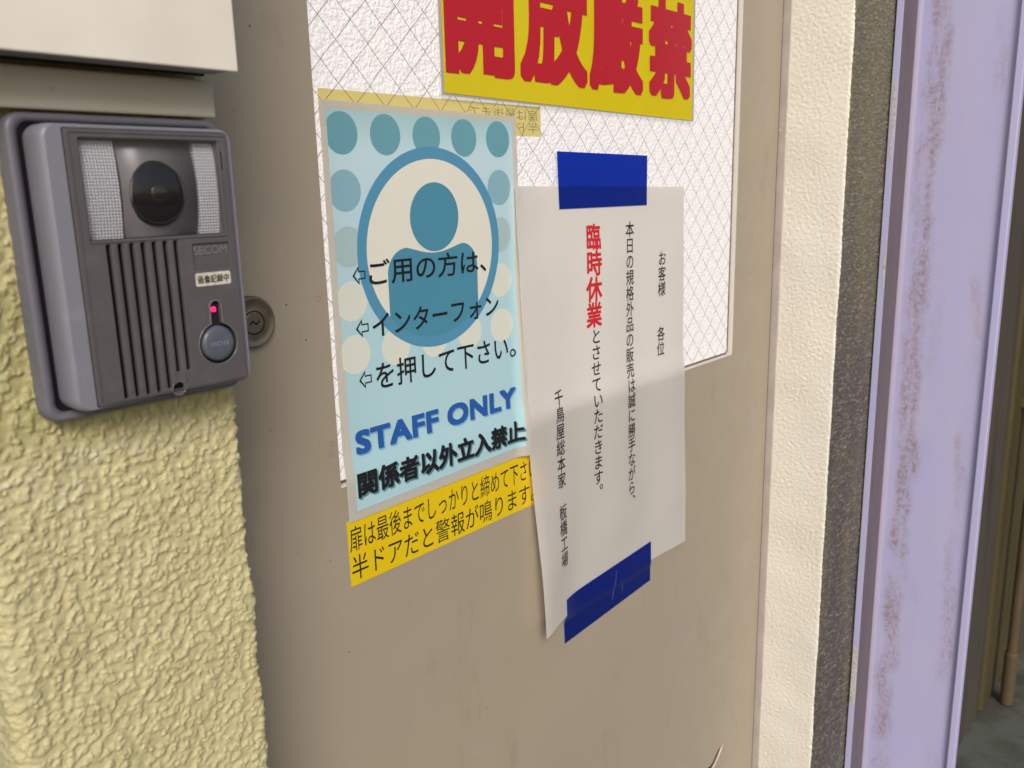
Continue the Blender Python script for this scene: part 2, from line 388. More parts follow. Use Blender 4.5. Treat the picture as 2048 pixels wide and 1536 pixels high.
def text_cell(name, ch, cx, cz, w, h, f, mat, parent, dy=-.0003, bold=0):
    """one full-width character centred on its em square"""
    me = glyph_mesh(ch, bold)
    return drape(name, me, lambda p: (cx + (p.x - CELL_CX) / CELL_W * w, cz + (p.y - CELL_CY) / CELL_W * h), f, mat, parent, dy, .006)
_a, _b = bbox(glyph_mesh('国')); CELL_W = max(_b[0] - _a[0], _b[1] - _a[1]) * 1.09; CELL_CX = (_a[0] + _b[0]) / 2; CELL_CY = (_a[1] + _b[1]) / 2
def vertical(name, txt, cx, z_top, pitch, w, h, f, mat, parent, bold=0, drift=0):
    objs = []
    for i, ch in enumerate(txt):
        if ch == '　': continue
        z = z_top - (i + .5) * pitch; x = cx + drift * i
        if ch in '、。':      # set in the upper right of the cell in vertical writing
            x += w * .62; z += h * .62
        objs.append(text_cell(name, ch, x, z, w, h, f, mat, parent, bold=bold))
    return objs

# ------------------------------------------------------------------ the place: ground, alley
v, f = box(-6, 14, -6, 6, -H - .3, -H)
tag(mesh('ground', v, f, floor_m), 'worn concrete floor of the alley with pale green-grey patches', kind='structure')

# random blob field for rough coats
def field(nu, nv, du, lo, hi, seed):
    r = np.random.RandomState(seed); a = r.randn(nv, nu)
    fu = np.fft.fftfreq(nu, du)[None, :]; fv = np.fft.fftfreq(nv, du)[:, None]; q = np.sqrt(fu ** 2 + fv ** 2)
    g = np.exp(-(q / hi) ** 2) * (1 - np.exp(-(q / lo) ** 2)); a = np.real(np.fft.ifft2(np.fft.fft2(a) * g)); return a / a.std()

# left pier, yellow stucco, rounded corners, displaced front
PY = -.089
def stucco_pier():
    x0, x1 = .1145, .2415; r = .008; z0, z1 = -.60, .12; du = .0007
    prof = []                                              # (s, x, y, nx, ny) around left corner, front, right corner
    L = [(x0, PY + .11), (x0, PY + r)]
    def arc(cx, cy, a0, a1, n, rr):
        return [(cx + rr * math.cos(math.radians(a0 + (a1 - a0) * i / n)), cy + rr * math.sin(math.radians(a0 + (a1 - a0) * i / n)), math.cos(math.radians(a0 + (a1 - a0) * i / n)), math.sin(math.radians(a0 + (a1 - a0) * i / n))) for i in range(n + 1)]
    for i in range(40): prof.append((x0, PY + r + .05 * (1 - i / 40), -1, 0))
    prof += arc(x0 + r, PY + r, 180, 270, 18, r)
    n = int((x1 - .003 - x0 - r) / du)
    for i in range(1, n): prof.append((x0 + r + i * du, PY, 0, -1))
    prof += arc(x1 - .003, PY + .003, 270, 360, 7, .003)
    for i in range(1, 12): prof.append((x1, PY + .003 + .008 * i, 1, 0))
    P = np.array(prof); nu = len(P); nv = int((z1 - z0) / du)
    a = field(nu, nv, du, 70, 190, 3); b = field(nu, nv, du, 190, 480, 5); c = field(nu, nv, du, 8, 30, 9)
    hgt = .00052 * np.tanh(a * 1.25) + .00020 * b * (np.tanh(a) + .8) + .0004 * c
    Z = np.linspace(z0, z1, nv)[:, None] + 0 * hgt
    X = P[:, 0][None, :] + P[:, 2][None, :] * hgt; Y = P[:, 1][None, :] + P[:, 3][None, :] * hgt
    V = np.stack([X, Y, Z], -1).reshape(-1, 3); idx = np.arange(nu * nv).reshape(nv, nu)
    F = np.stack([idx[:-1, :-1], idx[:-1, 1:], idx[1:, 1:], idx[1:, :-1]], -1).reshape(-1, 4)
    return V, F.tolist()
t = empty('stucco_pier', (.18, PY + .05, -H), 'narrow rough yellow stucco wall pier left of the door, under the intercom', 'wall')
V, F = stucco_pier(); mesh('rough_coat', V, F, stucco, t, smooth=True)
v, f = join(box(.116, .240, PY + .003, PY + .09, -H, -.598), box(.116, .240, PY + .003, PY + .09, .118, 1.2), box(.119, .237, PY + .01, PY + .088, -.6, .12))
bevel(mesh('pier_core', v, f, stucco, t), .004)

# right wall: cream reveal and sooty front
def right_wall():
    xr = 1.1165; du = .0013; z0, z1 = -1.0, .42
    V, F, MI = [], [], []
    yy = np.arange(-.0885 + .003, .02, du); nv = int((z1 - z0) / du)
    prof = [(1.62, PY, 0, -1)] + [(x, PY, 0, -1) for x in np.arange(1.28, xr + .004, -du)]
    for i in range(6):
        a = math.radians(270 - 90 * i / 5); prof.append((xr + .004 + .004 * math.cos(a), PY + .004 + .004 * math.sin(a), math.cos(a), math.sin(a)))
    prof += [(xr, y, -1, 0) for y in np.arange(PY + .006, .02, du)]
    P = np.array(prof); nu = len(P); a = field(nu, nv, du, 90, 260, 21); c = field(nu, nv, du, 3, 12, 22)
    hgt = (.00020 + .00022 * (P[:, 3] < -.5)[None, :]) * a + .0006 * c * (P[:, 2] < -.5)[None, :]
    Z = np.linspace(z0, z1, nv)[:, None] + 0 * hgt
    X = P[:, 0][None, :] + P[:, 2][None, :] * hgt; Y = P[:, 1][None, :] + P[:, 3][None, :] * hgt
    V = np.stack([X, Y, Z], -1).reshape(-1, 3); idx = np.arange(nu * nv).reshape(nv, nu)
    F = np.stack([idx[:-1, :-1], idx[1:, :-1], idx[1:, 1:], idx[:-1, 1:]], -1).reshape(-1, 4)[:, ::-1]
    mi = np.zeros((nv - 1, nu - 1), int); mi[:, P[:-1, 2] > -.35] = 1
    return V, F.tolist(), mi.ravel().tolist()
t = empty('plaster_wall', (1.3, 0, -H), 'plaster wall right of the door with a bright cream reveal and a soot-dark front', 'wall')
V, F, MI = right_wall()
mesh('plaster_coat', V, F, [cream, soot], t, smooth=True, mi=MI)
v, f = join(box(1.1175, 1.64, PY + .002, .14, -H, -.99), box(1.1175, 1.64, PY + .002, .14, .41, 1.2), box(1.1195, 1.64, PY + .004, .14, -.992, .412))
bevel(mesh('wall_core', v, f, [cream], t), .003)
# wall above the doorway (out of the frame) and beyond the post
v, f = box(.1, 1.64, PY + .004, .14, 1.202, 1.7); tag(mesh('lintel_wall', v, f, stucco, base=(.8, 0, 1.2)), 'yellow wall over the doorway above the pier', 'wall')
v, f = box(1.642, 2.278, PY - .004, .14, -H, 1.7); tag(bevel(mesh('concrete_wall', v, f, conc, base=(1.9, 0, -H)), .006), 'grey-brown stained concrete wall seen just past the lavender steel post', 'wall')
v, f = join(box(2.280, 2.62, -.101, .14, -H, 1.7)); tag(bevel(mesh('olive_pilaster', v, f, olive, base=(2.4, 0, -H)), .008), 'olive yellow painted pilaster behind the drain pipe in the alley', 'pilaster')
v, f = box(2.622, 5.2, -.118, .14, -H, 1.7); tag(mesh('far_wall', v, f, conc, base=(3.6, 0, -H)), 'brown wall deep in the alley beyond the drain pipe', 'wall')
v, f = box(5.202, 5.4, -3.5, .14, -H, 1.7); tag(mesh('end_wall', v, f, conc, base=(5.3, -1.5, -H)), 'dark wall closing the far end of the alley', 'wall')
def tube(p0, p1, r, n=16):
    p0, p1 = Vector(p0), Vector(p1); d = (p1 - p0).normalized(); a = d.orthogonal().normalized(); b = d.cross(a)
    V = [tuple(p + a * r * math.cos(2 * math.pi * i / n) + b * r * math.sin(2 * math.pi * i / n)) for p in (p0, p1) for i in range(n)]
    F = [(i, (i + 1) % n, n + (i + 1) % n, n + i) for i in range(n)] + [tuple(range(n))[::-1], tuple(range(n, 2 * n))]
    return V, F
t = empty('drain_pipe', (2.37, -.14, -H), 'thin brown drain pipe running down the olive wall to the floor', 'pipe')
v, f = tube((2.37, -.140, -H + .13), (2.37, -.140, 1.7), .0125); bevel(mesh('pipe', v, f, pipe_m, t, smooth=False), .002)
v, f = tube((2.37, -.140, -H + .002), (2.37, -.140, -H + .15), .016); bevel(mesh('shoe', v, f, pipe_m, t), .003)
for zz in (-.55, .3):
    v, f = join(tube((2.37, -.140, zz), (2.37, -.140, zz + .025), .0165), box(2.366, 2.374, -.13, -.099, zz, zz + .025)); mesh('clamp', v, f, pipe_m, t)

# ------------------------------------------------------------------ steel H post
t = empty('steel_post', (1.333, -.168, -H), 'lavender painted steel post with rust streaks standing against the wall', 'post')
v, f = box(1.26, 1.398, -.1005, -.0910, -H, 1.7)
o = mesh('wall_flange', v, f, [flange_m, flange_shade_m], t, mi=[0, 0, 1, 0, 0, 0]); bevel(o, .0009, 2)
v, f = box(1.3245, 1.3315, -.2254, -.1010, -H, 1.7); mesh('web', v, f, web_m, t)
v, f = box(1.3165, 1.3315, -.2360, -.2256, -H, 1.7); bevel(mesh('edge_lip', v, f, flange_m, t), .0016, 3)
# root fillet between web and flanges
V, F = [], []
for k_, (yc, sgn) in enumerate(((-.1005, -1), (-.2257, 1))):
    n0 = len(V); pts = []
    R_ = .007 if k_ == 0 else .002
    for i in range(7):
        a = math.radians(90 * i / 6); pts.append((1.3245 - R_ + R_ * math.sin(a), yc + sgn * (R_ - R_ * math.cos(a)) ))
    pts = [(p[0] + .0001, p[1] - sgn * .0001) for p in pts]
    for z in (-H, 1.7): V += [(p[0], p[1], z) for p in pts]
    for i in range(6): F.append((n0 + i, n0 + i + 1, n0 + 7 + i + 1, n0 + 7 + i))
mesh('root_fillet', V, F, web_m, t, smooth=True)
def chip(name, cy, cz, hw, hh, x, parent, mat, seed, th=.0004):
    r = random.Random(seed); n = 14; P = []
    for i in range(n):
        a = 2 * math.pi * i / n; q = .75 + .5 * r.random(); P.append((cy + hw * q * math.cos(a), cz + hh * q * math.sin(a)))
    V = [(x - th, p[0], p[1]) for p in P] + [(x + .0002, p[0], p[1]) for p in P]
    F = [tuple(range(n))] + [(i, n + i, n + (i + 1) % n, (i + 1) % n) for i in range(n)]
    return mesh(name, V, F, mat, parent)
v, f = box(1.2591, 1.2602, -.0998, -.0920, -.80, -.705); bevel(mesh('paint_chip', v, f, chip_m, t), .0004)
for (cy, cz, hw, hh, sd_) in ((-.0965, .08, .0022, .055, 1), (-.0985, -.12, .0016, .03, 2)):
    chip('paint_chip', cy, cz, hw, hh, 1.26, t, chip_m, sd_)
for (cy, cz, hw, hh, sd_) in ((-.111, .135, .0004, .02, 4), (-.118, .12, .0004, .004, 5), (-.108, -.04, .0004, .012, 6)):
    chip('scratch', cy, cz, hw, hh, 1.3245, t, chip_m, sd_, .0002)

# ------------------------------------------------------------------ door
door = empty('steel_door', (.7, .02, -H), 'beige painted steel door with a large patterned wire glass window', 'door')
DX0, DX1, DZ0, DZ1 = .255, 1.1118, -H + .01, .68
GX0, GX1, GZ0, GZ1 = .3745, .9985, -.2103, .52
plate('door_leaf', [(DX0, DZ0), (DX1, DZ0), (DX1, DZ1), (DX0, DZ1)], [[(GX0, GZ0), (GX0, GZ1), (GX1, GZ1), (GX1, GZ0)]], 0, .04, door_m, door)
# glass, its wires and bead
def glass_grid():
    v, f = box(GX0 + .0005, GX1 - .0005, GY, GY + .0068, GZ0 + .0005, GZ1 - .0005); return v, f
gl = mesh('glass_pane', *glass_grid(), glass_m, door)
gl['label'] = 'bright patterned wire glass lit from the room behind'
WV, WF = [], []
P_ = .0282; R_ = .0002; yw = GY - .0001
for fam in (0, 1):
    c0 = .5035 if fam == 0 else .2690
    for k_ in range(-60, 60):
        c_ = c0 + k_ * P_
        pts = []
        # x + z = c (fam 0) or x - z = c (fam 1), clipped to the pane
        za, zb = (c_ - GX1, c_ - GX0) if fam == 0 else (GX0 - c_, GX1 - c_)
        za, zb = max(za, GZ0), min(zb, GZ1)
        if zb - za < .003: continue
        n = max(2, int((zb - za) / .0071)); rr = random.Random(k_ * 2 + fam)
        for i in range(n + 1):
            z = za + (zb - za) * i / n; x = (c_ - z) if fam == 0 else (c_ + z)
            x += .00035 * math.sin(i * 1.57 + k_) + rr.uniform(-.00012, .00012)
            pts.append((min(max(x, GX0 + .0006), GX1 - .0006), z))
        n0 = len(WV); d = (1, 1) if fam == 0 else (1, -1)
        for (x, z) in pts:
            WV += [(x - R_ * d[0] * .7, yw, z - R_ * d[1] * .7), (x, yw - R_ * .8, z), (x + R_ * d[0] * .7, yw, z + R_ * d[1] * .7)]
        for i in range(len(pts) - 1):
            for j in range(2): WF.append((n0 + 3 * i + j, n0 + 3 * i + j + 1, n0 + 3 * i + 4 + j, n0 + 3 * i + 3 + j))
mesh('wire_mesh', WV, WF, wire_m, gl)
# glazing bead: right reveal strip and bottom strip, with dark putty line
v, f = box(GX1 - .0012, GX1 + .0012, -.0009, GY - .0002, GZ0, GZ1); bevel(mesh('glazing_bead', v, f, bead_m, door), .0004)
v, f = box(GX0, GX1 - .0013, -.0009, GY - .0002, GZ0 - .001, GZ0 + .0006); bevel(mesh('glazing_bead', v, f, bead_m, door), .0003)
v, f = join(box(GX1 - .0032, GX1 - .0013, GY - .0006, GY - .0001, GZ0 + .002, GZ1), box(GX0, GX1 - .004, GY - .0006, GY - .0001, GZ0 + .0007, GZ0 + .0028)); mesh('putty_line', v, f, simple('putty', (.16, .13, .11, 1), .7, .3, var=.3, scale=200).m, door)
# torn paint at the bottom right
cr = []
for (x, z) in ((.958, -.800), (.968, -.796), (.972, -.7955), (.975, -.7975), (.985, -.793), (.995, -.787), (1.004, -.779), (1.000, -.779), (.990, -.7855), (.982, -.7905), (.975, -.7925), (.969, -.791), (.962, -.796)): cr.append((x, z + .0))
shape2d('paint_crack', [cr], lambda x, z: 0, dark_gap, door, -.0002)
fl = [(.972, -.806, -.0003), (.986, -.797, -.0015), (1.003, -.7835, -.002), (1.0125, -.777, -.0004), (1.004, -.7805, -.0006), (.988, -.793, -.001), (.976, -.7985, -.0004)]
V = [(a, b_, c_) for a, c_, b_ in fl]; mesh('paint_flake', V, [tuple(range(len(V)))[::-1]], bead_m, door)
def speck(x, z, r_, seed, mat, par, y=0.0):
    r = random.Random(seed); P = [(x + r_ * (.6 + .7 * r.random()) * math.cos(a / 7 * 2 * math.pi), z + r_ * (.6 + .9 * r.random()) * math.sin(a / 7 * 2 * math.pi)) for a in range(7)]
    return P
ring_m = simple('dull_ring_mark', (.25, .20, .145, 1), .5, .4, var=0).m
sp_m = simple('dirt_speck', (.07, .045, .03, 1), .7, .2, var=0).m
rr = random.Random(11)
spv, spf = [], []
for i in range(90):
    x = rr.choice([rr.uniform(.27, .372), rr.uniform(.27, .372), rr.uniform(.3, 1.1), rr.uniform(1.0, 1.11)]); z = rr.uniform(-.75, .2) if x < .372 or x > 1.0 else rr.uniform(-.8, -.22)
    P = speck(x, z, rr.choice([.0003, .0004, .0005, .0007]), i, None, None); n0 = len(spv)
    spv += [(p[0], -.0002, p[1]) for p in P]; spf.append(tuple(n0 + j for j in range(7)))
tag(mesh('dirt_specks', spv, spf, sp_m, door), kind='stuff')
for (x, z) in ((.3665, -.0705), (.3690, -.176), (.3675, -.183)):
    shape2d('paint_ring', [circle(x, z, .0021, 20), circle(x, z, .00175, 20)[::-1]], lambda x, z: -.0002, ring_m, door, 0)
# key cylinder
kx, kz = .3105, -.0795
cyl = mesh('key_cylinder', *loft([(circle(kx, kz, .0172), .0), (circle(kx, kz, .0172), -.0035), (circle(kx, kz, .0160), -.0052), (circle(kx, kz, .0152), -.0054), (circle(kx, kz, .0144), -.0046), (circle(kx, kz, .0088), -.0060), (circle(kx, kz, .0078), -.0060)], cap1=False), brass, door, smooth=False)
for p in cyl.data.polygons: p.use_smooth = True
mesh('gap_ring', *loft([(circle(kx, kz, .0080), -.0052), (circle(kx, kz, .0068), -.0051)], cap1=False), dark_gap, cyl)
mesh('plug', *loft([(circle(kx, kz, .0070), -.003), (circle(kx, kz, .0070), -.0060), (circle(kx, kz, .0066), -.0064)]), steel_cyl, cyl)
kw = [(kx + .0009 * math.sin(i * .9), kz + .0038 - i * .00095) for i in range(9)]
kw = [(kx - .0036 + i * .0009, kz + .0009 * math.sin(i * 1.1 - 1.2)) for i in range(9)]
shape2d('keyway', [[(a, b_ + .0007) for a, b_ in kw] + [(a, b_ - .0007) for a, b_ in reversed(kw)]], lambda x, z: -.0066, dark_gap, cyl, 0)
# steel frame of the door
fr_ = empty('door_frame', (1.115, 0, -H), 'thin pinkish beige steel jamb between the door edge and the cream reveal', 'door frame')
v, f = box(1.1142, 1.1195, -.0098, .05, -H, .72); bevel(mesh('jamb', v, f, jamb_m, fr_), .0008)
v, f = box(.248, 1.1135, .0, .05, .69, .75); bevel(mesh('head', v, f, jamb_m, fr_), .0008)
v, f = box(.2425, .2535, -.004, .05, -H, .689); bevel(mesh('jamb', v, f, jamb_m, fr_), .0008)
v, f = box(1.1119, 1.1141, .0005, .05, -H, .688); mesh('door_gap_shade', v, f, dark_gap, fr_)  # black strip added to draw the shade in the gap beside the door
v, f = box(.24, 1.64, .0485, .14, .76, 1.2); mesh('head_filler', v, f, cream, fr_)
# room behind the door
v, f = box(.2, 1.3, .142, .16, -H, 1.2); tag(mesh('inner_wall', v, f, cream, base=(.7, .15, -H)), 'wall of the room closing off the back of the door', 'wall')

# ------------------------------------------------------------------ yellow door-close sign
ys = empty('yellow_sign', (.69, 0, .0712), 'large yellow laminated sign with heavy red characters at the top of the door window', 'sign')
fy = lambda x, z: base_y(x, z) + .0004 - .0028 * sm((x - .84) / .05) * sm((.2 - z) / .3) - .0006 * math.sin(x * 40) * .5
q = ((.4965, .352), (.8925, .352), (.8905, .0690), (.4975, .0725)); sheet('clear_margin', q, fy, clear_film, ys, dy=-.0002)
q = ((.5005, .348), (.8868, .348), (.8868, .0698), (.5005, .0745)); sheet('yellow_field', q, fy, yellow_paper, ys, dy=-.0006)
for ch, a, b_ in (('開', .5022, .5855), ('放', .5925, .6895), ('厳', .6925, .7860), ('禁', .7955, .8835)):
    text_fit('red_character', ch, a, b_, .0895, .1870, fy, red_ink, ys, dy=-.0010, bold=.045)

# ------------------------------------------------------------------ pale strip between glass and poster
ps = empty('pale_yellow_strip', (.5, 0, .0456), 'pale yellow strip with faint mirrored writing showing through the glass above the blue poster', 'sign')
fg = lambda x, z: GY
q = ((.3822, .0703), (.6235, .0703), (.6235, .0452), (.3822, .0452)); sheet('strip_film', q, fg, pale_yellow, ps, dy=-.00008, th=.00005, nx=4, nz=2)
text_fit('mirrored_lettering', '扉は最後まで\n半ドアだと警', .53, .6195, .0475, .0675, fg, ghost_ink, ps, dy=-.00012, flip=True, bold=.0)
WV2 = [(x, y - .00005, z) for x, y, z in WV]

# ------------------------------------------------------------------ staff poster
po = empty('staff_poster', (.48, 0, -.238), 'light blue laminated poster with a person symbol, three arrows and STAFF ONLY in blue', 'poster')
def fp(x, z):
    y = base_y(x, z) - .0004
    y -= .0050 * sm((x - .572) / .014) * sm((-.06 - z) / .16) + .0009 * sm((x - .57) / .016)
    y -= .0006 * math.sin(z * 30 + 1) * sm((x - .4) / .1)
    return y
sheet('poster_sheet', ((.3798, .0626), (.5836, .0603), (.5868, -.2378), (.3790, -.2398)), fp, poster_white, po, th=.00025)
sheet('blue_field', ((.3842, .0570), (.5782, .0556), (.5812, -.2285), (.3870, -.2330)), fp, blue_field, po, dy=-.0003, th=.00004)
def clipc(cx, cz, r, n=40):
    P = circle(cx, cz, r, n); return [(min(max(a, .3846), .5780), b_) for a, b_ in P]
for i, cx in enumerate((.3965, .4368, .4780, .5192, .5600)):
    for j, (cz, m_) in enumerate(((.0412, dot_teal), (.0022, dot_mid), (-.0368, dot_faint), (-.0758, dot_faint), (-.1148, dot_cream))):
        if j == 4: m_ = dot_cream
        if j == 3: m_ = dot_cream if i in (0, 4) else dot_faint
        if 0 < i < 4 and 0 < j < 4: continue
        shape2d('printed_dot', [clipc(cx, cz, .0145)], fp, m_, po, -.00040)
RC = (.4812, -.0437)
shape2d('white_disc', [circle(RC[0], RC[1], .0690, 72)], fp, disc_white, po, -.00048)
shape2d('blue_ring', [circle(RC[0], RC[1], .0773, 90), circle(RC[0], RC[1], .0684, 90)[::-1]], fp, ring_blue, po, -.00054)
# torso: shoulders, straight sides, closed along the ring
B = []
rin = .0688
zL = RC[1] - math.sqrt(rin ** 2 - (.4320 - RC[0]) ** 2); zR = RC[1] - math.sqrt(rin ** 2 - (.5308 - RC[0]) ** 2)
for i in range(13):
    a = math.radians(90 + 90 * i / 12); B.append((.4520 + .0200 * math.cos(a), -.0605 + .0195 * math.sin(a)))
a0 = math.atan2(zL - RC[1], .4320 - RC[0]) + 2 * math.pi; a1 = math.atan2(zR - RC[1], .5308 - RC[0]) + 2 * math.pi
for i in range(25):
    a = a0 + (a1 - a0) * i / 24; B.append((RC[0] + rin * math.cos(a), RC[1] + rin * math.sin(a)))
for i in range(13):
    a = math.radians(0 + 90 * i / 12); B.append((.5130 + .0178 * math.cos(a), -.0605 + .0195 * math.sin(a)))
for i in range(1, 12):
    u = i / 12; B.append((.5130 - u * .061, -.0410 - .0056 * math.sin(math.pi * u) ** 1.2))
shape2d('torso_symbol', [B], fp, body_blue, po, -.00060)
shape2d('head_symbol', [circle(.4832, -.0192, .0264, 60)], fp, body_blue, po, -.00066)
def arrow(x0, x1, zc, h):
    xm = x0 + (x1 - x0) * .5; w = .0009
    o = [(x0, zc), (xm, zc - h), (xm, zc - h * .45), (x1, zc - h * .45), (x1, zc + h * .45), (xm, zc + h * .45), (xm, zc + h)]
    cx, cz = (x0 + x1) / 2 + .0003, zc
    i_ = [(x0 + 1.9 * w, zc), (xm - w * .8, zc - h + 2.4 * w), (xm - w * .8, zc - h * .45 + w), (x1 - w, zc - h * .45 + w), (x1 - w, zc + h * .45 - w), (xm - w * .8, zc + h * .45 - w), (xm - w * .8, zc + h - 2.4 * w)]
    return [o, i_[::-1]]
for zc in (-.0576, -.0962, -.1347): shape2d('left_arrow', arrow(.3982, .4102, zc, .0068), fp, black_ink, po, -.00075)
text_fit('black_lettering', 'ご用の方は、', .4135, .5418, -.0668, -.0475, fp, black_ink, po, dy=-.00075, bold=.012)
text_fit('black_lettering', 'インターフォン', .4140, .5562, -.1052, -.0870, fp, black_ink, po, dy=-.00075, bold=.012)
text_fit('black_lettering', 'を押して下さい。', .4145, .5762, -.1452, -.1240, fp, black_ink, po, dy=-.00075, bold=.008)
text_fit('blue_lettering', 'STAFF ONLY', .3910, .5742, -.1905, -.1720, fp, blue_ink, po, dy=-.0008, bold=.04, space=1.06)
text_fit('lettering_shadow', 'STAFF ONLY', .3923, .5755, -.1918, -.1733, fp, lt_shadow_ink, po, dy=-.0006, bold=.04, space=1.06)
text_fit('heavy_lettering', '関係者以外立入禁止', .3885, .5803, -.2232, -.2032, fp, black_ink, po, dy=-.0008, bold=.036)
text_fit('lettering_shadow', '関係者以外立入禁止', .3900, .5818, -.2248, -.2048, fp, teal_shadow_ink, po, dy=-.0006, bold=.038)

# ------------------------------------------------------------------ yellow strip under the poster
st = empty('yellow_strip_sign', (.49, 0, -.2905), 'bright yellow strip with two lines of black Japanese text below the blue poster', 'sign')
fs = lambda x, z: -.0001
sheet('strip_film', ((.3770, -.2385), (.6120, -.2385), (.6120, -.2905), (.3775, -.2910)), fs, yellow_strip, st, dy=-.0002, th=.0002, nx=4, nz=2)
text_fit('black_lettering', '扉は最後までしっかりと締めて下さい', .3785, .6015, -.2638, -.2438, fs, black_ink, st, dy=-.00035, bold=-.004)
text_fit('black_lettering', '半ドアだと警報が鳴ります。', .3790, .5985, -.2872, -.2672, fs, black_ink, st, dy=-.00035, bold=-.004)

# ------------------------------------------------------------------ white closing notice
no = empty('white_notice', (.73, 0, -.424), 'tall white paper notice with vertical Japanese writing, four large characters in red', 'notice')
def fn(x, z):
    y = base_y(x, z) - .0010
    y -= .0125 * sm((.675 - x) / .085) ** 1.3 * sm((-.22 - z) / .20)
    y -= .0040 * sm((.625 - x) / .05)
    y -= .0040 * sm((x - .80) / .08) * sm((-.25 - z) / .18)
    y -= .0012 * (1 + math.sin(x * 55 + z * 4)) * sm((-.03 - z) / .05) * sm((z + .40) / .05)
    return y
sheet('paper', ((.5765, .0030), (.8715, -.0012), (.8800, -.4220), (.5925, -.4235)), fn, white_paper, no, nx=50, nz=60)
vertical('black_character', 'お客様　　各位', .8232, -.0684, .01655, .0148, .0160, fn, black_ink, no, bold=.010)
vertical('black_character', '本日の規格外品の販売は誠に勝手ながら、', .7615, -.0345, .01640, .0158, .0162, fn, black_ink, no, drift=.0001, bold=.010)
vertical('red_character', '臨時休業', .6965, -.0342, .0254, .0238, .0248, fn, notice_red, no, bold=.026)
vertical('black_character', 'とさせていただきます。', .6995, -.1365, .01640, .0155, .0160, fn, black_ink, no, drift=.0001, bold=.010)
vertical('black_character', '千鳥屋総本家　板橋工場', .6355, -.1868, .01640, .0142, .0160, fn, black_ink, no, bold=.010)
ft = lambda x, z: fn(x, z) - .0006
def ft_b(x, z):
    on = fn(x, max(z, -.4225)) - .0005
    return on + (-.0008 - on) * sm((-.4225 - z) / .012)
tp = sheet('blue_tape', ((.6402, .0330), (.7935, .0312), (.7935, -.0190), (.6430, -.0185)), ft, blue_tape, base=(.717, 0, -.018), th=.0002)
tag(tp, 'upper piece of blue tape holding the top of the white notice to the glass', 'tape', 'blue tape on the notice')
tp = sheet('blue_tape', ((.6405, -.4050), (.8060, -.3985), (.8080, -.4480), (.6428, -.4560)), ft_b, blue_tape, base=(.72, 0, -.456), th=.0002)
tag(tp, 'lower piece of blue tape holding the bottom of the white notice to the door', 'tape', 'blue tape on the notice')
cr_m = simple('tape_crease', (.10, .13, .50, 1), .35, .5, var=0).m
shape2d('crease', [[(.7352, -.4085), (.7358, -.4088), (.7300, -.4400), (.7290, -.4430), (.7288, -.4400)]], lambda x, z: ft_b(x, z) - .0002, cr_m, tp, 0)
shape2d('crease', [[(.7455, -.4260), (.7460, -.4262), (.7500, -.4390), (.7494, -.4392)]], lambda x, z: ft_b(x, z) - .0002, cr_m, tp, 0)

# ------------------------------------------------------------------ white box and board above the intercom
bx = empty('white_wall_box', (.12, -.11, .056), 'white enamelled box on the wall above the beige board and the intercom', 'box')
v, f = box(-.06, .2408, -.1205, -.1185, .0562, .30); bevel(mesh('front_panel', v, f, enamel, bx), .0009, 3)
v, f = join(box(-.06, .2400, -.1183, -.0990, .0572, .0590), box(.2388, .2404, -.1183, -.0990, .0592, .299), box(-.06, .2387, -.1183, -.0990, .297, .299)); bevel(mesh('side_returns', v, f, lip_m, bx), .0004)
v, f = box(.00, .236, -.0988, -.0978, .0562, .2965); mesh('back_plate', v, f, pit_m, bx)
v, f = box(-.06, .2412, -.0975, -.0915, .0374, .0546); tag(bevel(mesh('mounting_board', v, f, board_m, base=(.09, -.094, .0374)), .0012, 2), 'beige board strip between the white box and the top of the intercom', 'board')

# ------------------------------------------------------------------ intercom
ic = empty('intercom', (.193, -.092, -.094), 'grey camera door intercom with speaker grille, round button and red light', 'intercom')
def rr4(x0, x1, z0, z1, r): return rrect(x0, x1, z0, z1, r, 8)
v, f = loft([(rr4(.1440, .2412, -.0955, .0360, .007), -.0885), (rr4(.1440, .2412, -.0955, .0360, .007), -.0975), (rr4(.1447, .2405, -.0948, .0353, .0065), -.0988), (rr4(.1462, .2395, -.0938, .0343, .006), -.0992), (rr4(.1486, .2386, -.0918, .0326, .0055), -.0985), (rr4(.1486, .2386, -.0918, .0326, .0055), -.0940)], cap1=True)
o = mesh('base_plate', v, f, base_m, ic)
for p in o.data.polygons: p.use_smooth = len(p.vertices) == 4
v, f = loft([(rr4(.1490, .2383, -.0914, .0322, .005), -.0935), (rr4(.1490, .2383, -.0914, .0322, .005), -.0948)], cap1=True)
mesh('shadow_gap', v, f, pit_m, ic)
v, f = loft([(rr4(.1520, .2368, -.0892, .0304, .005), -.0945), (rr4(.1508, .2378, -.0900, .0312, .006), -.0990), (rr4(.1508, .2380, -.0900, .0312, .006), -.1085), (rr4(.1511, .2379, -.0898, .0310, .006), -.1118), (rr4(.1518, .2375, -.0894, .0306, .0056), -.1131), (rr4(.1532, .2366, -.0890, .0301, .005), -.1138)], cap1=False)
n = len(rr4(0, 1, 0, 1, .1))
o = mesh('casing', v, f, case_m, ic)
for p in o.data.polygons: p.use_smooth = True
# front of the casing with the big opening
def ring_face(name, outer, hole, y, mat, th=.0012, bev=0): return plate(name, outer, hole, y, y + th, mat, ic, bev)
FP = (.1602, .2345, -.0884, .0290)
plate('casing_front', rr4(.1531, .2367, -.0891, .0302, .005), [rrect(FP[0] - .0004, FP[1] + .0004, FP[2] - .0004, FP[3] + .0004, .0012, 4)[::-1]], -.1138, -.1125, case_m, ic)
